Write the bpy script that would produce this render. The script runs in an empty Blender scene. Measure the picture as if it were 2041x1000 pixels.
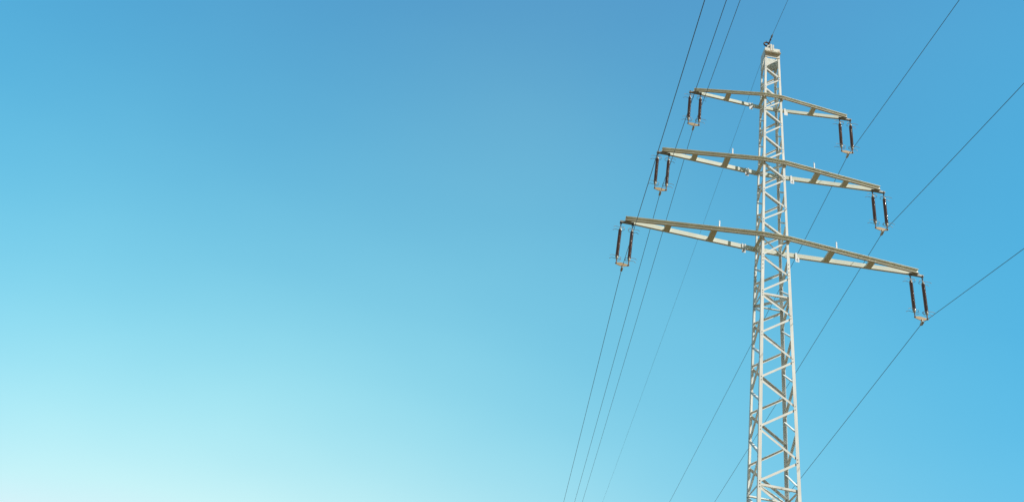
import bpy, math, random
from mathutils import Vector, Matrix
random.seed(7)
C = bpy.context.scene.collection
scn = bpy.context.scene

# ------------------------------------------------------------------ camera, sky, sun, exposure
DZ = 1.6 + 1.199221                      # survey height -> height above the ground under the camera
CAM = Vector((-6.374242, -19.698557, 1.6))
AZ, EL, ROLL, FPX = -0.044584, 0.614766, 0.207141, 1726.868362
f = Vector((math.sin(AZ)*math.cos(EL), math.cos(AZ)*math.cos(EL), math.sin(EL)))
r = Vector((math.cos(AZ), -math.sin(AZ), 0)); u = r.cross(f)
r2 = r*math.cos(ROLL)+u*math.sin(ROLL); u2 = -r*math.sin(ROLL)+u*math.cos(ROLL)
cd = bpy.data.cameras.new('camera'); cam = bpy.data.objects.new('camera', cd); C.objects.link(cam)
M = Matrix((r2, u2, -f)).transposed().to_4x4(); M.translation = CAM
cam.matrix_world = M
cd.sensor_width = 36; cd.lens = 36*FPX/2041; cd.clip_end = 8000
scn.camera = cam

SUN_EL = math.radians(45); SUN_H = Vector((.80, -.60, 0)).normalized()
sd = (SUN_H*math.cos(SUN_EL)+Vector((0, 0, math.sin(SUN_EL)))).normalized()   # towards the sun
sl = bpy.data.lights.new('sun', 'SUN'); sl.energy = 5.0; sl.angle = math.radians(.5); sl.color = (1, .96, .90)
so = bpy.data.objects.new('sun', sl); C.objects.link(so)
so.rotation_mode = 'QUATERNION'; so.rotation_quaternion = sd.to_track_quat('Z', 'Y')

w = bpy.data.worlds.new('World'); scn.world = w; w.use_nodes = True
nt = w.node_tree; nt.nodes.clear()
out = nt.nodes.new('ShaderNodeOutputWorld'); bg = nt.nodes.new('ShaderNodeBackground')
sky = nt.nodes.new('ShaderNodeTexSky'); sky.sky_type = 'NISHITA'; sky.sun_disc = False
sky.sun_elevation = SUN_EL; sky.sun_rotation = math.atan2(SUN_H.x, SUN_H.y)
sky.altitude = 300; sky.air_density = 1.0; sky.dust_density = 1.0; sky.ozone_density = 1.0
bg.inputs['Strength'].default_value = 0.12
# colour grade of the sky: per channel sky^b * exp(a + c*x + d*z + e*z^2 + g*x^2), x = east, z = up
def node(t, **k):
    n = nt.nodes.new(t)
    for a, v in k.items(): setattr(n, a, v)
    return n
def link(v, s):
    if isinstance(v, (int, float)): s.default_value = v
    else: nt.links.new(v, s)
def mth(op, a, b=0.0, c=0.0):
    n = node('ShaderNodeMath', operation=op); link(a, n.inputs[0]); link(b, n.inputs[1]); link(c, n.inputs[2]); return n.outputs[0]
gen = node('ShaderNodeTexCoord'); sx_ = node('ShaderNodeSeparateXYZ'); nt.links.new(gen.outputs['Generated'], sx_.inputs[0])
dx_ = mth('MINIMUM', mth('MAXIMUM', sx_.outputs[0], -.62), .55); dz_ = mth('MAXIMUM', sx_.outputs[2], .0)
dz2 = mth('MULTIPLY', dz_, dz_); dx2 = mth('MULTIPLY', dx_, dx_)
scol = node('ShaderNodeSeparateColor'); nt.links.new(sky.outputs[0], scol.inputs[0]); ccol = node('ShaderNodeCombineColor')
GR = [(1.66, 1.715, -.54, 1.295, -1.655, -2.527), (.261, 1.155, -.175, 3.774, -3.451, -.908), (-.065, .541, -.019, 1.492, -1.475, -.183)]
vm = node('ShaderNodeMapping'); vm.inputs['Scale'].default_value = (1.0, 2.2, 2.6); vm.inputs['Rotation'].default_value = (.3, .5, .9)
nt.links.new(gen.outputs['Generated'], vm.inputs[0])
vn = node('ShaderNodeTexNoise'); vn.inputs['Scale'].default_value = 1.6; vn.inputs['Detail'].default_value = 3; vn.inputs['Roughness'].default_value = .45
nt.links.new(vm.outputs[0], vn.inputs[0]); veil = mth('MULTIPLY_ADD', vn.outputs[0], 4.0, -2.0)
vd = node('ShaderNodeVectorMath', operation='DOT_PRODUCT'); nt.links.new(gen.outputs['Generated'], vd.inputs[0]); vd.inputs[1].default_value = (-0.0472, 0.7164, 0.6961)
patch = mth('POWER', mth('MAXIMUM', vd.outputs['Value'], 0.0), 75.0)     # faint veil of thin haze high in the sky
for k_, (ga, gb, gc, gd, ge, gg) in enumerate(GR):
    behind = mth('MULTIPLY', mth('MINIMUM', sx_.outputs[1], 0.0), 2.0)  # sky dimmed behind the camera, added to cut fill light on shaded steel
    base_ = mth('POWER', mth('MULTIPLY', scol.outputs[k_], .12), gb)
    ex = mth('MULTIPLY_ADD', dx_, gc, ga); ex = mth('MULTIPLY_ADD', dz_, gd, ex); ex = mth('MULTIPLY_ADD', dz2, ge, ex); ex = mth('MULTIPLY_ADD', dx2, gg, ex)
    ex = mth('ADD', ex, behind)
    ex = mth('MULTIPLY_ADD', veil, (.10, .05, .022)[k_], ex)
    ex = mth('MULTIPLY_ADD', patch, (.20, .075, .01)[k_], ex)
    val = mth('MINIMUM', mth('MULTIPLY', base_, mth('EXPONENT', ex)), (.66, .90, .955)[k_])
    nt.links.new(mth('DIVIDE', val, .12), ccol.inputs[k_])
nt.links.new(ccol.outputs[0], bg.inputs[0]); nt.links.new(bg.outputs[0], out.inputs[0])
scn.view_settings.view_transform = 'Standard'; scn.view_settings.look = 'None'
scn.view_settings.exposure = 0.0; scn.view_settings.gamma = 1.0
scn.render.engine = 'CYCLES'

# ------------------------------------------------------------------ materials
def mat(name, col, rough=.6, metal=0., var=.06, scale=6., rust=0., rustcol=(.30, .13, .05), coat=0., dirt=None):
    m = bpy.data.materials.new(name); m.use_nodes = True; n = m.node_tree; b = n.nodes['Principled BSDF']
    b.inputs['Roughness'].default_value = rough; b.inputs['Metallic'].default_value = metal
    if coat: b.inputs['Coat Weight'].default_value = coat; b.inputs['Coat Roughness'].default_value = .08
    tc = n.nodes.new('ShaderNodeTexCoord'); mp = n.nodes.new('ShaderNodeMapping'); mp.inputs['Scale'].default_value = (1, 1, .35)
    n.links.new(tc.outputs['Object'], mp.inputs[0])
    nz = n.nodes.new('ShaderNodeTexNoise'); nz.inputs['Scale'].default_value = scale; nz.inputs['Detail'].default_value = 6
    n.links.new(mp.outputs[0], nz.inputs[0])
    cr = n.nodes.new('ShaderNodeValToRGB')
    cr.color_ramp.elements[0].position = .3; cr.color_ramp.elements[1].position = .7
    lo = dirt or tuple(c*(1-2*var) for c in col)
    cr.color_ramp.elements[0].color = (*lo, 1); cr.color_ramp.elements[1].color = (*[min(1, c*(1+var)) for c in col], 1)
    n.links.new(nz.outputs[0], cr.inputs[0]); last = cr.outputs[0]
    if rust:
        n2 = n.nodes.new('ShaderNodeTexNoise'); n2.inputs['Scale'].default_value = 7; n2.inputs['Detail'].default_value = 8; n2.inputs['Roughness'].default_value = .7
        n.links.new(tc.outputs['Object'], n2.inputs[0])
        r1 = n.nodes.new('ShaderNodeValToRGB'); r1.color_ramp.elements[0].position = 1-rust-.04; r1.color_ramp.elements[1].position = 1-rust+.06
        n.links.new(n2.outputs[0], r1.inputs[0])
        mx = n.nodes.new('ShaderNodeMixRGB'); mx.inputs[2].default_value = (*rustcol, 1)
        n.links.new(r1.outputs[0], mx.inputs[0]); n.links.new(last, mx.inputs[1]); last = mx.outputs[0]
    n.links.new(last, b.inputs['Base Color'])
    bp = n.nodes.new('ShaderNodeBump'); bp.inputs['Strength'].default_value = .12; bp.inputs['Distance'].default_value = .004
    n.links.new(nz.outputs[0], bp.inputs['Height']); n.links.new(bp.outputs[0], b.inputs['Normal'])
    return m
PAINT = mat('cream_grey_paint', (.80, .815, .765), .5, 0, .085, 5, rust=.26, rustcol=(.42, .30, .18))
BEAM = mat('shade_toned_cream_paint', (.68, .69, .58), .5, 0, .05, 3, rust=.16, rustcol=(.50, .42, .30))  # leg paint toned darker and olive, putting web shade into the colour
CAP = mat('weathered_paint', (.76, .76, .68), .55, 0, .09, 8, rust=.41, rustcol=(.50, .27, .12))
GALV = mat('galvanized_steel', (.36, .35, .33), .55, .3, .12, 20)
DARK = mat('dark_steel', (.10, .09, .085), .5, .3, .2, 25)
BOLT = mat('bolt_steel', (.10, .095, .085), .55, .2, .1, 30)
YOKE = mat('tan_steel', (.50, .36, .19), .6, .0, .08, 14)
PORC = mat('brown_porcelain', (.16, .085, .080), .2, 0, .12, 9, coat=1.)
PORC.node_tree.nodes['Principled BSDF'].inputs['Coat Roughness'].default_value = .14
PORC.node_tree.nodes['Principled BSDF'].inputs['Coat IOR'].default_value = 1.9
BARM = mat('weathered_bar_steel', (.28, .29, .27), .5, .1, .15, 12)
CEM = mat('cast_cap_metal', (.44, .42, .36), .45, .3, .1, 20)
WIRE = mat('aluminium_conductor', (.13, .135, .14), .5, .5, .1, 30)
RUSTY = mat('rusty_fittings', (.17, .10, .065), .7, .2, .3, 22)
WHITE = mat('white_enamel', (.86, .87, .88), .35, 0, .02, 10)
INK = mat('black_lettering', (.04, .045, .05), .6, 0, .02, 10)
GREYT = mat('grey_lettering', (.26, .28, .31), .6, 0, .02, 10)

# ------------------------------------------------------------------ mesh helpers
class MB:
    def __init__(s): s.v = []; s.f = []; s.m = []; s.sm = []
    def add(s, vs, fs, mi=0, smooth=False):
        o = len(s.v); s.v += [tuple(x) for x in vs]
        for q in fs: s.f.append([i+o for i in q]); s.m.append(mi); s.sm.append(smooth)
    def prism(s, p0, p1, prof, U, V, mi=0):
        """extrude a closed 2-D profile (list of (a,b)) from p0 to p1; a along U, b along V"""
        p0 = Vector(p0); p1 = Vector(p1); U = Vector(U); V = Vector(V); n = len(prof)
        vs = [p0+U*a+V*b for a, b in prof]+[p1+U*a+V*b for a, b in prof]
        fs = [(i, (i+1) % n, n+(i+1) % n, n+i) for i in range(n)]+[tuple(range(n-1, -1, -1)), tuple(range(n, 2*n))]
        s.add(vs, fs, mi)
    def box(s, c, sx, sy, sz, mi=0, X=(1, 0, 0), Y=(0, 1, 0), Z=(0, 0, 1)):
        c = Vector(c); Z = Vector(Z)
        s.prism(c-Z*sz/2, c+Z*sz/2, [(-sx/2, -sy/2), (sx/2, -sy/2), (sx/2, sy/2), (-sx/2, sy/2)], X, Y, mi)
    def tube(s, pts, rad, n=8, mi=0, cap=True):
        pts = [Vector(p) for p in pts]; rr = rad if isinstance(rad, (list, tuple)) else [rad]*len(pts)
        t = (pts[1]-pts[0]).normalized(); a = t.orthogonal().normalized(); vs = []; fs = []
        for i, p in enumerate(pts):
            if 0 < i < len(pts)-1: t = (pts[i+1]-pts[i-1]).normalized()
            elif i: t = (pts[i]-pts[i-1]).normalized()
            a = (a-t*a.dot(t)).normalized(); b = t.cross(a)
            for k in range(n):
                an = 2*math.pi*k/n; vs.append(p+(a*math.cos(an)+b*math.sin(an))*rr[i])
        for i in range(len(pts)-1):
            for k in range(n): fs.append((i*n+k, i*n+(k+1) % n, (i+1)*n+(k+1) % n, (i+1)*n+k))
        s.add(vs, fs, mi, True)
        if cap:
            m = len(pts)-1
            s.add([vs[k] for k in range(n-1, -1, -1)], [tuple(range(n))], mi); s.add([vs[m*n+k] for k in range(n)], [tuple(range(n))], mi)
    def lathe(s, base, prof, n=16, mi=0, axis=(0, 0, 1)):
        base = Vector(base); ax = Vector(axis).normalized(); a = ax.orthogonal().normalized(); b = ax.cross(a); vs = []; fs = []
        for rr, h in prof:
            for k in range(n):
                an = 2*math.pi*k/n; vs.append(base+ax*h+(a*math.cos(an)+b*math.sin(an))*rr)
        m = len(prof)
        for i in range(m-1):
            for k in range(n): fs.append((i*n+k, i*n+(k+1) % n, (i+1)*n+(k+1) % n, (i+1)*n+k))
        fs.append(tuple(range(n-1, -1, -1))); fs.append(tuple((m-1)*n+k for k in range(n)))
        s.add(vs, fs, mi, True)
    def build(s, name, mats, parent=None, origin=None):
        if not isinstance(mats, (list, tuple)): mats = [mats]
        o3 = Vector(origin) if origin is not None else Vector((0, 0, 0))
        me = bpy.data.meshes.new(name); me.from_pydata([tuple(Vector(v)-o3) for v in s.v], [], s.f)
        for m in mats: me.materials.append(m)
        me.polygons.foreach_set('material_index', s.m); me.polygons.foreach_set('use_smooth', s.sm); me.update()
        ob = bpy.data.objects.new(name, me); C.objects.link(ob)
        ob.location = o3
        if parent is not None:
            ob.parent = parent
            ob.location = o3-world_loc(parent)
        return ob
def world_loc(o):
    l = Vector(o.location)
    while o.parent: o = o.parent; l += Vector(o.location)
    return l
def empty(name, loc):
    o = bpy.data.objects.new(name, None); C.objects.link(o); o.location = loc; o.empty_display_size = .3; return o
def tag(o, label=None, cat=None, group=None, kind=None):
    if label: o['label'] = label
    if cat: o['category'] = cat
    if group: o['group'] = group
    if kind: o['kind'] = kind
    return o
def Lprof(b, t): return [(0, 0), (b, 0), (b, t), (t, t), (t, b), (0, b)]
def Cprof(h, fl, tw, tf): # U section: web on the v=0 side, flanges towards +v, centred on u
    return [(-h/2, 0), (h/2, 0), (h/2, fl), (h/2-tf, fl), (h/2-tf, tw), (-h/2+tf, tw), (-h/2+tf, fl), (-h/2, fl)]

# ------------------------------------------------------------------ tower geometry
Z1, Z2, Z3 = 20.334, 17.459, 14.531
L_ = {1: 2.499, 2: 3.357, 3: 4.224}
RY, YC = .98445, -.0643
def interp(x, xs, ys):
    if x <= xs[0]: return ys[0]+(x-xs[0])*(ys[1]-ys[0])/(xs[1]-xs[0])
    for i in range(len(xs)-1):
        if x <= xs[i+1]: return ys[i]+(x-xs[i])*(ys[i+1]-ys[i])/(xs[i+1]-xs[i])
    return ys[-1]
def hw(z): return interp(z, [Z3-8, Z3, Z1+2.5], [.507, .375, .240])
def ydep(z, sy): return sy*hw(z)*RY+YC-(.05+.004*(Z1-z) if sy > 0 else 0)
def corner(sx, sy, z): return Vector((sx*hw(z), ydep(z, sy), z+DZ))
GZ = 2.35                                   # ground height at the tower foot
AZL = [21.755, 20.77, 19.71, 18.57, 17.42, 16.26, 15.09, 13.81, 12.54, 11.24, 9.90, 8.53, 7.09, 5.6, 4.1, 2.6, 1.2]
BZL = [22.3, 21.26, 20.22, 19.13, 17.98, 16.83, 15.67, 14.5, 13.21, 11.90, 10.58, 9.225, 7.82, 6.35, 4.85, 3.35, 1.9, .5]

tower = empty('transmission_tower', (0, YC, GZ))
tag(tower, 'cream painted steel lattice tower with three tapering crossarms, carrying every wire', 'transmission tower')

ZJ = 13.9                                   # splice between upper and lower leg sections
for sx in (-1, 1):
    for sy in (-1, 1):
        m = MB()
        ux = Vector((-sx, 0, 0)); vy = Vector((0, -sy, 0))
        m.prism(corner(sx, sy, 13.22), corner(sx, sy, 22.66), Lprof(.066, .008), ux, vy)
        off = Vector((sx*.009, sy*.009, 0))
        m.prism(corner(sx, sy, GZ-DZ-.2)+off, corner(sx, sy, ZJ)+off, Lprof(.080, .009), ux, vy)
        # bolts: node bolts on the outer faces, and the rows of the splice
        def bolt(z, face, o=.038, rb=.010, outer=None):
            big = z < ZJ
            b = corner(sx, sy, z)+(off if big else Vector((0, 0, 0)))
            if big: o += .008
            if face == 'x':      # head on the x-normal face
                c = b+Vector((0, -sy*o, 0)); ax = Vector((sx, 0, 0))
            else:
                c = b+Vector((-sx*o, 0, 0)); ax = Vector((0, sy, 0))
            m.lathe(c-ax*.001, [(rb, 0), (rb, .009)], 6, 1, ax)
            m.lathe(c-ax*.034, [(rb*.75, 0), (rb*.75, .024)], 6, 1, ax)
        ylist, xlist = (AZL, BZL) if sx*sy == 1 else (BZL, AZL)   # face normal y / face normal x
        ya = AZL if (sx, sy) in ((-1, -1), (1, 1)) else BZL
        xa = BZL if (sx, sy) in ((-1, -1), (1, 1)) else AZL
        for z in ya:
            if 6.5 < z < 22.2:
                for d in ((-.075, 0, .075) if z in (12.54, 7.09) else (-.045, .045)): bolt(z+d, 'y')
        for z in xa:
            if 6.5 < z < 22.2:
                for d in (-.045, .045): bolt(z+d, 'x')
        for z in (13.64, 13.5, 13.37): 
            bolt(z, 'y', .034, .012); bolt(z, 'x', .034, .012)
        if (sx, sy) == (-1, -1): pass
        m.build('mast_leg', [PAINT, BOLT], tower, corner(sx, sy, 7))

# bracing: every diagonal is an angle bar bolted behind the leg flange
def face_pt(face, end, z, inset):
    """face in near/far/left/right, end 0/1; a point on the inner side of the leg flange"""
    t = .0095+.0005
    if face in ('near', 'far'):
        sy = -1 if face == 'near' else 1; sx = -1 if end == 0 else 1
        return corner(sx, sy, z)+Vector((-sx*inset, -sy*t, 0))
    sx = -1 if face == 'left' else 1; sy = -1 if end == 0 else 1
    return corner(sx, sy, z)+Vector((-sx*t, -sy*inset, 0))
INW = {'near': Vector((0, 1, 0)), 'far': Vector((0, -1, 0)), 'left': Vector((1, 0, 0)), 'right': Vector((-1, 0, 0))}
def angle_bar(m, p, q, inw, b, t=.005, top=True, flangeside=1):
    """flat flange in the face plane, other flange at the top edge pointing inwards"""
    p = Vector(p); q = Vector(q); d = (q-p).normalized()
    n = inw-d*inw.dot(d); n.normalize(); e = d.cross(n)
    if e.z < 0: e = -e
    if abs(e.z) < 1e-4: e = Vector((0, 0, 1))
    if not top: e = -e
    # corner at top edge: flat flange goes down (-e), other flange goes inwards
    m.prism(p+e*b/2, q+e*b/2, Lprof(b, t), -e, n)
def brace_mesh(face, e0, z0, e1, z1, b):
    m = MB(); offa = .075 if z0 in (12.54, 7.09) else .045; offb = .075 if z1 in (12.54, 7.09) else .045
    za = z0-offa if z0 > z1 else z0+offa; zb = z1-offb if z1 > z0 else z1+offb
    mid = (z0+z1)/2; ins = .028
    P = face_pt(face, e0, za, ins); Q = face_pt(face, e1, zb, ins)
    angle_bar(m, P, Q, INW[face], b)
    return m
faces = {'near': (0, AZL, 1, BZL), 'far': (1, AZL, 0, BZL), 'left': (1, AZL, 0, BZL), 'right': (0, AZL, 1, BZL)}
# near: leg end0 (left) has AZL, end1 has BZL; far: right leg AZL; left face: far leg AZL, near leg BZL; right face: near leg AZL, far leg BZL
braces = []
for face, (ea, la, eb, lb) in faces.items():
    seq = sorted([(z, ea) for z in la]+[(z, eb) for z in lb], reverse=True)
    for (z0, e0), (z1, e1) in zip(seq[:-1], seq[1:]):
        if e0 == e1: continue
        braces.append((face, e0, z0, e1, z1))
vis = [b for b in braces if b[4] > 6.7]; hid = [b for b in braces if b[4] <= 6.7]
ORDER = {'near': 0, 'far': 1, 'right': 2, 'left': 3}
vis.sort(key=lambda b: (b[4]))              # the lowest are nearest to the camera and show largest
small = vis[100:]
for b in vis[:100]:
    bw = .055 if b[2] < 13.9 else .052
    m = brace_mesh(*b, bw); m.build('diagonal_brace', PAINT, tower, face_pt(b[0], b[1], b[2], 0))
m = MB()
for b in small+hid:
    bw = .055 if b[2] < 13.9 else .052
    mm = brace_mesh(*b, bw); m.add(mm.v, mm.f)
o = m.build('lower_bracing', PAINT, tower, (0, YC, 3)); tag(o, kind='stuff')

# horizontals and plan braces at the two frames
for zz, plan in ((12.54, 'NRFL'), (7.09, 'NLFR')):
    for face in ('near', 'far', 'left', 'right'):
        m = MB(); P = face_pt(face, 0, zz, .02)+INW[face]*.007; Q = face_pt(face, 1, zz, .02)+INW[face]*.007
        angle_bar(m, P, Q, INW[face], .04 if face == 'left' else .055, top=(face == 'left')); m.build('horizontal_brace', PAINT, tower, P)
    m = MB()
    a, b = ((1, -1), (-1, 1)) if plan == 'NRFL' else ((-1, -1), (1, 1))
    P = corner(*a, zz); Q = corner(*b, zz); d = (Q-P).normalized(); P = P+d*.03+Vector((0, 0, -.045)); Q = Q-d*.03+Vector((0, 0, -.045))
    sd_ = d.cross(Vector((0, 0, 1)))
    m.prism(P-sd_*.027, Q-sd_*.027, Lprof(.055, .006), sd_, (0, 0, 1)); m.build('plan_brace', PAINT, tower, P)

# ------------------------------------------------------------------ head of the mast
def plate(m, pts, nrm, t, mi=0):
    pts = [Vector(p) for p in pts]; n = Vector(nrm).normalized()*t; k = len(pts)
    vs = pts+[p+n for p in pts]
    m.add(vs, [tuple(range(k-1, -1, -1)), tuple(range(k, 2*k))]+[(i, (i+1) % k, k+(i+1) % k, k+i) for i in range(k)], mi)
zt, zb_ = 22.715, 22.525
m = MB()
def cr(sx, sy, z, ox=0, oy=0): return corner(sx, sy, z)+Vector((sx*ox, sy*oy, 0))
# near strips
plate(m, [cr(-1, -1, zb_, .012, .012), cr(1, -1, zb_, .012, .012), cr(1, -1, zt, .012, .012), cr(-1, -1, zt, .012, .012)], (0, 1, 0), .01)
plate(m, [cr(-1, -1, 22.25, -.004, .012), cr(1, -1, 22.25, -.004, .012), cr(1, -1, 22.50, -.004, .012), cr(-1, -1, 22.50, -.004, .012)], (0, 1, 0), .009)
# ledge: two outstanding flanges with a shaded recess
c0 = cr(-1, -1, 22.49, .016, 0); c1 = cr(1, -1, 22.49, .016, 0)
m.prism(c0+Vector((0, -.014, .027)), c1+Vector((0, -.014, .027)), [(-.052, 0), (0, 0), (0, .008), (-.052, .008)], (0, 1, 0), (0, 0, -1))
m.prism(c0+Vector((0, -.014, -.056)), c1+Vector((0, -.014, -.056)), [(-.085, 0), (.0, 0), (.0, .008), (-.085, .008)], (0, 1, 0), (0, 0, -1))
m.prism(c0+Vector((0, .0, -.055)), c1+Vector((0, .0, -.055)), [(-.012, 0), (-.004, 0), (-.004, .080), (-.012, .080)], (0, 1, 0), (0, 0, 1))
for k in (.06, .5, .94):
    p = c0.lerp(c1, k); m.box(p+Vector((0, -.045, -.008)), .012, .045, .058)
m.build('head_plate', CAP, tower, cr(-1, -1, 22.5))
# left, far and right cheek plates
for sx in (-1, 1):
    m = MB()
    plate(m, [cr(sx, -1, 22.30, .0125, -.03), cr(sx, -1, zt, .0125, .0), cr(sx, 1, zt, .0125, .0), cr(sx, 1, 22.02, .0125, .0), cr(sx, 1, 21.97, .0125, -.09)], (-sx, 0, 0), .009)
    m.build('cheek_plate', CAP, tower, cr(sx, 1, 22.5))
m = MB()
pts = []
for k in range(9):
    a = math.pi*k/8; x = math.cos(a)
    pts.append(Vector((x*.237, ydep(22.3, 1)-.012, 22.33+DZ-math.sin(a)*.30)))
pts = [Vector((-.240, pts[0].y, 22.72+DZ)), Vector((.240, pts[0].y, 22.72+DZ))]+pts
plate(m, pts, (0, 1, 0), .009)
m.build('gusset_plate', CAP, tower, pts[0])
if 0:
  m = MB()
  plate(m, [cr(-1, -1, 22.70, 0, -.012), cr(1, -1, 22.70, 0, -.012), cr(1, 1, 22.70, 0, -.03), cr(-1, 1, 22.70, 0, -.03)], (0, 0, 1), .01)
  m.build('top_plate', CAP, tower, cr(-1, -1, 22.7))
# upright bracket with rounded lug
m = MB(); yb = cr(-1, -1, 22.6, 0, .014).y
for x0, x1 in ((-.075, -.065), (.042, .052)):
    plate(m, [(x0, yb, 22.62+DZ), (x0, yb, 22.88+DZ), (x0, yb+.12, 22.91+DZ), (x0, yb+.12, 22.62+DZ)], (1, 0, 0), .01)
plate(m, [(-.070, yb-.006, 22.60+DZ), (-.005, yb-.006, 22.60+DZ), (-.005, yb-.006, 22.86+DZ), (-.015, yb-.006, 22.905+DZ), (-.05, yb-.006, 22.915+DZ), (-.070, yb-.006, 22.90+DZ)], (0, 1, 0), .009)
plate(m, [(.012, yb-.006, 22.60+DZ), (.05, yb-.006, 22.60+DZ), (.05, yb-.006, 22.90+DZ), (.012, yb-.006, 22.88+DZ)], (0, 1, 0), .009)
arc = []
for k in range(9):
    a = math.pi*k/8; arc.append((-.09-.075*math.cos(a), yb+.05, 22.82+DZ+.105*math.sin(a)))
plate(m, arc+[(-.015, yb+.05, 22.64+DZ), (-.12, yb+.05, 22.64+DZ)], (0, 1, 0), .012)
m.build('earth_wire_bracket', [CAP], tower, (0, yb, 22.6+DZ))

# ------------------------------------------------------------------ crossarms
HS = {1: .118, 2: .138, 3: .142}; FS = {1: .056, 2: .063, 3: .065}
ZL = {1: Z1, 2: Z2, 3: Z3}
BAT = {3: [(-3.0, .17), (-1.713, .17), (1.653, .17), (2.845, .17)], 2: [(-2.352, .155), (-1.378, .165), (1.364, .165), (2.283, .155)], 1: [(-1.396, .15), (1.365, .15)]}
PEG = {3: [-1.60, 1.765], 2: [-1.275, 1.23], 1: []}
STR = {1: .1706, 2: .1751, 3: .1702}
attach = {}
def ybeam(i, x, sy):
    L = L_[i]; wz = hw(ZL[i]); e = .020
    yc = ydep(ZL[i], sy)+sy*.014
    ax = abs(x)
    if ax <= wz+.02: return yc
    k = (ax-wz-.02)/(L-wz-.02)
    return yc*(1-k)+(sy*e-.01)*k
for i in (1, 2, 3):
    L = L_[i]; z = ZL[i]+DZ; h = HS[i]; fl = FS[i]; wz = hw(ZL[i])
    m = MB()
    for sy in (-1, 1):
        xs = [-L, -wz-.02, wz+.02, L]
        pts = [Vector((x, ybeam(i, x, sy), z)) for x in xs]
        prof = Cprof(h, fl, .007, .009); n = len(prof)
        rings = []
        for k, p in enumerate(pts):
            d0 = (pts[k]-pts[k-1]).normalized() if k else None
            d1 = (pts[k+1]-pts[k]).normalized() if k < 3 else None
            d = ((d0 or d1)+(d1 or d0)).normalized()
            nrm = Vector((0, 0, 1)).cross(d)*1.0           # pointing +y
            nrm = nrm if nrm.y*sy > 0 else -nrm            # flanges outwards
            sc = 1.0
            rings.append([p+Vector((0, 0, 1))*a+nrm*b*sc for a, b in prof])
        vs = [v for rg in rings for v in rg]; fs = []
        for k in range(3):
            for j in range(n):
                fs.append((k*n+j, k*n+(j+1) % n, (k+1)*n+(j+1) % n, (k+1)*n+j))
        fs += [tuple(range(n-1, -1, -1)), tuple(range(3*n, 4*n))]
        m.add(vs, fs, 0)
        # bolts where the beams cross the legs
        if sy == -1:
            for sx in (-1, 1):
                for dx in (0,):
                    c = Vector((sx*(wz-.03), pts[1].y-.008, z-.02)); m.lathe(c, [(.016, 0), (.016, .02)], 6, 1, (0, -1, 0))
                    m.box(c+Vector((sx*.05, -.02, -h/2-.012)), .035, .03, .024)
    arm = m.build('crossarm', [BEAM, GALV], tower, (0, YC, z))
    arm['label'] = {1: 'shortest crossarm near the mast head', 2: 'middle crossarm', 3: 'longest crossarm, lowest of the three'}[i]
    # batten channels lying flat between the two beams
    for bx, bw in BAT[i]+[(-wz+.01, .10), (wz-.01, .06)]:
        mm = MB(); y0 = ybeam(i, bx, -1)-.03; y1 = ybeam(i, bx, 1)+.035; zz = z-h/2-.0085
        fh = .072 if bw > .12 else .03
        t = .007
        prof = [(-bw/2, 0), (bw/2, 0), (bw/2, fh), (bw/2-t, fh), (bw/2-t, t), (-bw/2+t, t), (-bw/2+t, fh), (-bw/2, fh)]
        if bw > .12:
            mm.prism((bx, y0, zz), (bx, y1, zz), prof, (1, 0, 0), (0, 0, 1)); nm = 'batten_plate'
        else:
            s = 1 if bx > 0 else -1
            mm.prism((bx+s*.03, y0, z-h/2-.006), (bx+s*.03, y1, z-h/2-.006), [(-bw/2, 0), (bw/2, 0), (bw/2, t), (-bw/2, t)], (1, 0, 0), (0, 0, 1)); nm = 'side_tie'
        mm.build(nm, BEAM, arm, (bx, y0, zz))
    # hanger bars under the tips
    for s in (-1, 1):
        xc = s*(L-.0563); a = STR[i]; mm = MB()
        zb = z-h/2-.034
        mm.prism((xc-s*(a+.03), -.016, zb), (xc+s*(a+.035), -.016, zb), [(-.032, -.03), (.032, -.03), (.032, .028), (-.032, .028)], (0, 1, 0), (0, 0, 1))
        mm.build('hanger_bar', BARM, arm, (xc, -.016, zb))
        # end block closing the two beams at the tip
        mm = MB(); mm.box((s*(L-.09), -.01, z-h/2+.02), .16, .034, .03)
        mm.build('tip_block', BEAM, arm, (s*L, 0, z))
    for px in PEG[i]:
        mm = MB(); y = ybeam(i, px, -1)-.03
        mm.prism((px, y, z+h/2+.012), (px, y, z+h/2+.235), Lprof(.042, .005), (1, 0, 0), (0, -1, 0))
        mm.box((px+.012, y-.005, z+h/2+.006), .05, .05, .012)
        mm.build('marker_post', WHITE, arm, (px, y, z+h/2))
# thin plan ties inside the mast at the arm levels
for i, (a, b, wd) in {1: ((-1, -1), (1, 1), .03), 2: ((1, -1), (-1, 1), .05), 3: ((-1, -1), (1, 1), .035)}.items():
    m = MB(); zz = ZL[i]-HS[i]/2
    P = corner(*a, zz); Q = corner(*b, zz); d = (Q-P).normalized(); P += d*.05; Q -= d*.05; s_ = d.cross(Vector((0, 0, 1)))
    m.prism(P-s_*wd/2, Q-s_*wd/2, Lprof(wd, .005), s_, (0, 0, 1)); m.build('plan_brace', PAINT, tower, P)

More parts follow.
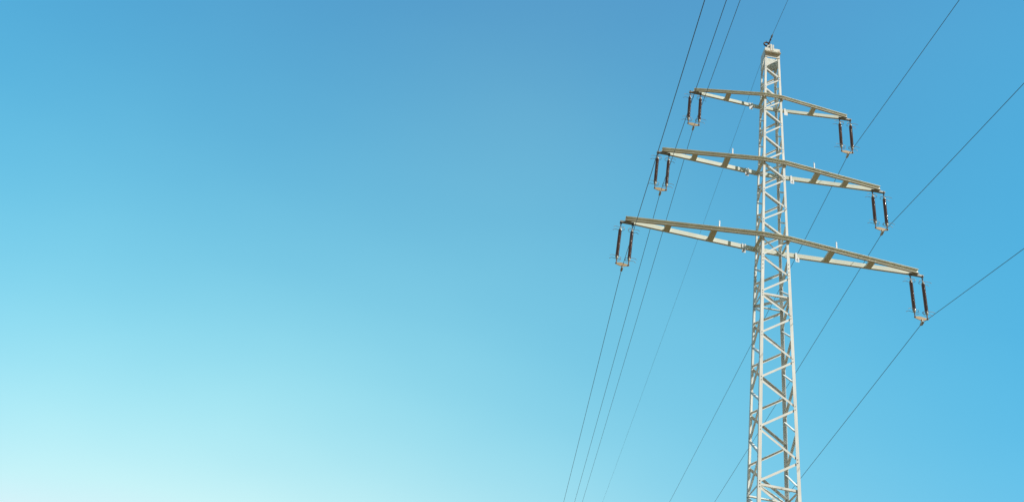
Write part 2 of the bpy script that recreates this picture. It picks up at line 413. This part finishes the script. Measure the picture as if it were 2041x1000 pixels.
# ------------------------------------------------------------------ number plates on the far beams
STROKES = {'4': [[(.62, 0), (.62, 1)], [(.62, 1), (.05, .32)], [(.05, .32), (.95, .32)]],
           '5': [[(.85, 1), (.2, 1)], [(.2, 1), (.15, .55)], [(.15, .55), (.6, .62)], [(.6, .62), (.88, .35)], [(.88, .35), (.6, .03)], [(.6, .03), (.12, .08)]]}
def number_plate(i, x, kind, digit):
    z = ZL[i]+DZ; h = HS[i]; y = ybeam(i, x, 1)-.022; pw = .112; ph = .165
    m = MB(); zb = z-h/2-.005
    if kind == 'L':
        x0 = x-.028
        m.box((x0+pw/2, y, zb-ph/2), pw, .004, ph)
        p = m.build('number_plate', WHITE, tower, (x, y, zb))
        s = MB(); s.box((x0+.024, y, zb+h/2+.008), .048, .0035, h+.016); s.box((x0+.024, y+.03, z+h/2+.006), .048, .062, .003)
        s.build('strap', WHITE, p, (x, y, z))
    else:
        x0 = x-.056
        m.box((x0+pw/2, y, zb-ph/2), pw, .004, ph)
        p = m.build('number_plate', WHITE, tower, (x, y, zb))
        for dx in (.016, .096):
            s = MB(); s.box((x0+dx, y, zb+h/2+.008), .030, .0035, h+.016); s.box((x0+dx, y+.03, z+h/2+.006), .030, .062, .003)
            s.build('strap', WHITE, p, (x, y, z))
    d = MB(); cw, ch = .055, .10; ox = x0+(pw-cw)/2; oz = zb-ph+.035
    for (a, b) in (STROKES[digit] if digit else []):
        P = Vector((ox+a[0]*cw, y-.004, oz+a[1]*ch)); Q = Vector((ox+b[0]*cw, y-.004, oz+b[1]*ch))
        dd = (Q-P).normalized(); nn = Vector((-dd.z, 0, dd.x))
        d.prism(P-dd*.004, Q+dd*.004, [(-.006, 0), (.006, 0), (.006, .0015), (-.006, .0015)], nn, (0, 1, 0))
    if digit: d.build('numeral', GREYT, p, (ox, y, oz))
number_plate(3, -.71, 'U', '5'); number_plate(2, -.66, 'U', '5'); number_plate(1, -.57, 'U', '')
number_plate(3, .815, 'L', '4'); number_plate(2, .71, 'L', '4'); number_plate(1, .545, 'L', '')

# ------------------------------------------------------------------ concrete feet
for sx in (-1, 1):
    for sy in (-1, 1):
        m = MB(); c = corner(sx, sy, GZ-DZ)
        m.lathe((c.x, c.y, GZ-.4), [(.30, 0), (.30, .45), (.26, .56), (.12, .62)], 20)
        m.build('concrete_footing', mat('concrete', (.36, .35, .32), .9, 0, .1, 8), tower, c)

# ------------------------------------------------------------------ double suspension strings
def shed_profile(z0, z1, n, rc, rs):
    """going upwards from z0 to z1"""
    p = [(rc, z0)]; dz = (z1-z0)/n
    for k in range(n):
        b = z0+k*dz; R = rs if k % 2 == 0 else rs*.985
        p += [(rc, b+dz*.12), (rc*1.12, b+dz*.22), (R-.003, b+dz*.27), (R-.0005, b+dz*.33), (R, b+dz*.43), (R-.0008, b+dz*.53), (R-.004, b+dz*.58), (rc*1.25, b+dz*.76), (rc, b+dz*.88)]
    p.append((rc, z1)); return p
H = 1.45; YI = -.0161; BD = .095
LAB = {(-1, 1): 'pair of brown insulators on the left tip of the topmost crossarm', (1, 1): 'pair of brown insulators on the right tip of the topmost crossarm',
       (-1, 2): 'pair of brown insulators on the left tip of the middle crossarm', (1, 2): 'pair of brown insulators on the right tip of the middle crossarm',
       (-1, 3): 'pair of brown insulators on the left tip of the lowest, longest crossarm', (1, 3): 'pair of brown insulators on the right tip of the lowest, longest crossarm'}
def hook(out_dir, zc, bottom):
    """arcing horn: a hairpin whose prongs point away, its bend round the inner side"""
    s = out_dir; m = MB(); r0 = .0062
    dz = -.012 if bottom else .0
    pts = [(s*.205, -.078, zc-.022), (s*.185, -.078, zc-.010), (s*.165, -.070, zc+.012), (s*.10, -.072, zc+.014), (s*.03, -.078, zc+.004), (-s*.05, -.075, zc), (-s*.105, -.045, zc),
           (-s*.118, 0, zc), (-s*.105, .045, zc), (-s*.05, .070, zc), (s*.03, .065, zc), (s*.10, .058, zc+.008), (s*.150, .054, zc+.006), (s*.180, .066, zc-.014), (s*.205, .068, zc-.024)]
    m.tube(pts, r0, 6)
    m.tube([(-s*.112, -.03, zc), (-s*.114, -.03, zc-.07 if bottom else zc+.05), (-s*.075, -.02, zc-.115 if bottom else zc+.085), (0, 0, zc-.12 if bottom else zc+.09)], r0, 6)
    m.tube([(0, -.078, zc), (0, 0, zc+(.03 if bottom else -.03))], r0, 6); m.tube([(0, .068, zc), (0, 0, zc+(.03 if bottom else -.03))], r0, 6)
    return m
def make_string(spacing):
    root = empty('insulator_string', (0, 0, 0))
    for s in (-1, 1):
        x = s*spacing; dx = Vector((x, 0, 0))
        def sh(m):
            m.v = [(v[0]+x, v[1], v[2]) for v in m.v]; return m
        m = MB(); m.lathe((x, 0, -1.232), shed_profile(0, .945, 28, .030, .050), 20)
        rod = m.build('insulator_rod', PORC, root, (x, 0, -.74))
        m = MB(); m.lathe((x, 0, -.288), [(.036, 0), (.041, .01), (.041, .035), (.030, .065), (.016, .08), (.016, .125)], 16); m.build('end_cap', CEM, rod, (x, 0, -.26))
        m = MB(); m.lathe((x, 0, -1.229), [(.016, -.115), (.018, -.09), (.034, -.06), (.041, -.04), (.041, -.008), (.036, 0)], 16); m.build('end_cap', CEM, rod, (x, 0, -1.21))
        sh(hook(s, -.24, False)).build('arcing_horn', GALV, rod, (x, 0, -.2))
        sh(hook(s, -1.25, True)).build('arcing_horn', GALV, rod, (x, 0, -1.24))
        m = MB()
        m.lathe((x, -.034, -.008), [(.022, 0), (.022, .012), (.018, .056), (.018, .068)], 12, 0, (0, 1, 0))
        m.tube([(x-.022, 0, -.005), (x-.020, 0, -.07), (x, 0, -.098), (x+.020, 0, -.07), (x+.022, 0, -.005)], .011, 8)
        m.tube([(x, -.018, -.09), (x, -.015, -.125), (x, 0, -.17), (x, .015, -.125), (x, .018, -.09)], .010, 8)
        m.build('shackle', DARK, root, (x, 0, 0))
        m = MB(); m.tube([(x, 0, -1.315), (x, 0, -1.35), (x, 0, -1.42), (x, 0, -1.455)], [.010, .015, .015, .012], 8); m.lathe((x, -.026, -1.45), [(.018, 0), (.018, .052)], 8, 0, (0, 1, 0))
        m.build('link', RUSTY, root, (x, 0, -1.4))
    # yoke plate: upright lozenge on edge between the two links
    a = spacing+.026; m = MB(); zy = -1.452
    pts = [(-a, .012), (-.10, .038), (-.03, .048), (.09, .028), (a, .016), (a+.004, -.016), (a-.03, -.030), (.03, -.072), (-.05, -.070), (-a+.03, -.036), (-a-.003, -.012)]
    plate(m, [Vector((x, -.009, zy+z_)) for x, z_ in pts], (0, 1, 0), .018)
    m.box((0, 0, -1.525), .03, .034, .05)
    m.build('yoke_plate', YOKE, root, (0, 0, -1.46))
    m = MB()
    for y in (-.020, .020):
        m.tube([(0, y*.3, -1.49), (0, y*1.6, -1.55), (0, y*1.8, -1.62)], .008, 6)
    m.lathe((0, -.10, -1.627), [(.016, 0), (.030, .03), (.034, .06), (.034, .14), (.030, .17), (.016, .20)], 12, 0, (0, 1, 0))
    m.box((0, 0, -1.60), .052, .07, .03); m.box((0, 0, -1.655), .036, .06, .03)
    m.build('suspension_clamp', CEM, root, (0, 0, -1.6))
    return root
def copy_tree(o, parent=None):
    c = o.copy(); C.objects.link(c); c.parent = parent
    for ch in [k for k in bpy.data.objects if k.parent == o]: copy_tree(ch, c)
    return c
strings = {}
ZADJ = {(3, -1): -.035, (3, 1): -.005, (2, -1): -.005, (2, 1): 0, (1, -1): .03, (1, 1): .01}
protos = make_string(.172)
first = True
for i in (1, 2, 3):
    for s in (-1, 1):
        o = protos if first else copy_tree(protos); first = False
        o.location = (s*(L_[i]-.0563), YI, ZL[i]+DZ-BD-.002+ZADJ[i, s])
        tag(o, LAB[s, i], 'insulator', 'insulator pairs hanging from the crossarm tips')
        strings[i, s] = o

# ------------------------------------------------------------------ conductors
AN, AF, SN, SF, K = .038375+math.pi, .03524, .2205, .0350, .0003
def wpt(q0, az, s, t, k=K): return Vector(q0)+Vector((math.sin(az)*t, math.cos(az)*t, -s*t+k*t*t))
def ts(tmax): 
    o = [0.0]; d = .4
    while o[-1] < tmax: o.append(o[-1]+d); d = min(d*1.12, 12)
    return o
WL = {(-1, 1): 'black wire through the left insulator clamp of the topmost crossarm', (1, 1): 'black wire through the right insulator clamp of the topmost crossarm',
      (-1, 2): 'black wire through the left insulator clamp of the middle crossarm', (1, 2): 'black wire through the right insulator clamp of the middle crossarm',
      (-1, 3): 'black wire through the left insulator clamp of the lowest crossarm, with a rusty sleeve', (1, 3): 'black wire through the right insulator clamp of the lowest crossarm'}
for (i, s), st in strings.items():
    q0 = Vector((s*(L_[i]-.0563), YI, ZL[i]+DZ-BD-H-.1753+ZADJ[i, s]*.6))
    nearp = [wpt(q0, AN, SN, t) for t in ts(150)]; farp = [wpt(q0, AF, SF, t) for t in ts(320)]
    m = MB(); m.tube(list(reversed(nearp))+farp[1:], .0074, 6)
    o = m.build('power_line', WIRE, None, q0)
    tag(o, WL[s, i], 'power line', 'conductor wires of the tower')
    if (i, s) == (3, -1):
        m = MB(); m.tube([wpt(q0, AF, SF, t) for t in (30.6, 30.8, 32.4, 32.6)], [.012, .024, .024, .012], 8)
        m.build('repair_sleeve', RUSTY, o, wpt(q0, AF, SF, 31))
# earth wire with its tension fitting and jumper loop
E0 = Vector((-.06, -.1, 23.2+DZ)); E1 = Vector((-.085, -.06, 23.2+DZ)); AFE = .0315
lug = Vector((-.095, -.235, 22.99+DZ))
m = MB()
nearp = [wpt(E0, AN, SN, t) for t in ts(150)]; st = wpt(E0, AN, SN, .42)
nearp = [st]+[p for p, t in zip(nearp, ts(150)) if t > .5]
m.tube(nearp, .0058, 6)
m.tube([wpt(E1, AFE, SF, t) for t in ts(320)], .0042, 6)
o = m.build('earth_wire', WIRE, None, lug)
tag(o, 'thin uppermost wire running over the head of the mast, with a curled loop there', 'earth wire')
m = MB(); ctr = Vector((-.172, -.235, 22.975+DZ)); R = .088
pts = [ctr+Vector((math.cos(a)*R, 0, math.sin(a)*R)) for a in [math.radians(x) for x in range(25, 325, 15)]]
m.tube(pts, .026, 10)
m.tube([pts[0], lug+Vector((0, 0, .06)), E1], .008, 6)
m.tube([pts[-1], Vector((-.07, -.20, 22.86+DZ))], .02, 8)
m.build('jumper_loop', RUSTY, o, ctr)
m = MB(); d = (st-lug)
m.lathe(lug+Vector((0, 0, -.10)), [(.016, 0), (.024, .05), (.034, .09), (.034, .13), (.018, .17)], 10)
n = 5
for k in range(n):
    c = lug+Vector((0, 0, .03))+(st-lug-Vector((0, 0, .03)))*((k+.5)/n); dd = (st-lug).normalized(); sdv = dd.orthogonal().normalized() if k % 2 else dd.cross(dd.orthogonal()).normalized()
    ring = [c+dd*math.cos(a)*.062+sdv*math.sin(a)*.024 for a in [2*math.pi*j/10 for j in range(11)]]
    m.tube(ring, .0085, 6)
m.tube([lug+Vector((.0, 0, .05)), lug+Vector((-.10, 0, .16))], .006, 6)
m.build('tension_fitting', [RUSTY], o, lug)
m = MB(); m.tube([st-d.normalized()*.10, st-d.normalized()*.02, wpt(E0, AN, SN, .52)], [.017, .017, .009], 8); m.build('wire_clamp', CEM, o, st)

# ------------------------------------------------------------------ ground
def gheight(x, y):
    h = .038*(y-CAM.y)
    if y < CAM.y: h = .30*(y-CAM.y)*(1-math.exp(-(CAM.y-y)/60)) if y > -900 else .30*(-900-CAM.y)
    return h + 2.35*0
gx = [-3000, -1500, -700, -350, -180, -90]+list(range(-60, 61, 6))+[90, 180, 350, 700, 1500, 3000]; gy = [-3000, -1800, -900, -500, -260, -140, -80, -50, -36, -28]+list(range(-22, 41, 4))+[55, 90, 180, 350, 700, 1500, 3000]
vs = []; random.seed(3)
for y in gy:
    for x in gx:
        hh = gheight(x, y)
        k = math.exp(-(x*x+y*y)/(14*14)); hh = hh*(1-k)+GZ*k
        kc = math.exp(-((x-CAM.x)**2+(y-CAM.y)**2)/36); hh = hh*(1-kc)
        hh += (random.random()-.5)*.12*(1-k)*(1-kc)
        vs.append((x, y, hh))
nx = len(gx); fs = [(j*nx+i, j*nx+i+1, (j+1)*nx+i+1, (j+1)*nx+i) for j in range(len(gy)-1) for i in range(nx-1)]
gm = bpy.data.materials.new('dry_meadow'); gm.use_nodes = True; n = gm.node_tree; b = n.nodes['Principled BSDF']; b.inputs['Roughness'].default_value = .95
tc = n.nodes.new('ShaderNodeTexCoord'); nz = n.nodes.new('ShaderNodeTexNoise'); nz.inputs['Scale'].default_value = .35; nz.inputs['Detail'].default_value = 12; nz.inputs['Roughness'].default_value = .7
cr_ = n.nodes.new('ShaderNodeValToRGB'); cr_.color_ramp.elements[0].position = .35; cr_.color_ramp.elements[1].position = .68
cr_.color_ramp.elements[0].color = (.07, .05, .02, 1); cr_.color_ramp.elements[1].color = (.19, .115, .035, 1)
n.links.new(tc.outputs['Object'], nz.inputs[0]); n.links.new(nz.outputs[0], cr_.inputs[0]); n.links.new(cr_.outputs[0], b.inputs['Base Color'])
g = MB(); g.add(vs, fs, 0, True); go = g.build('ground', gm); tag(go, kind='structure')
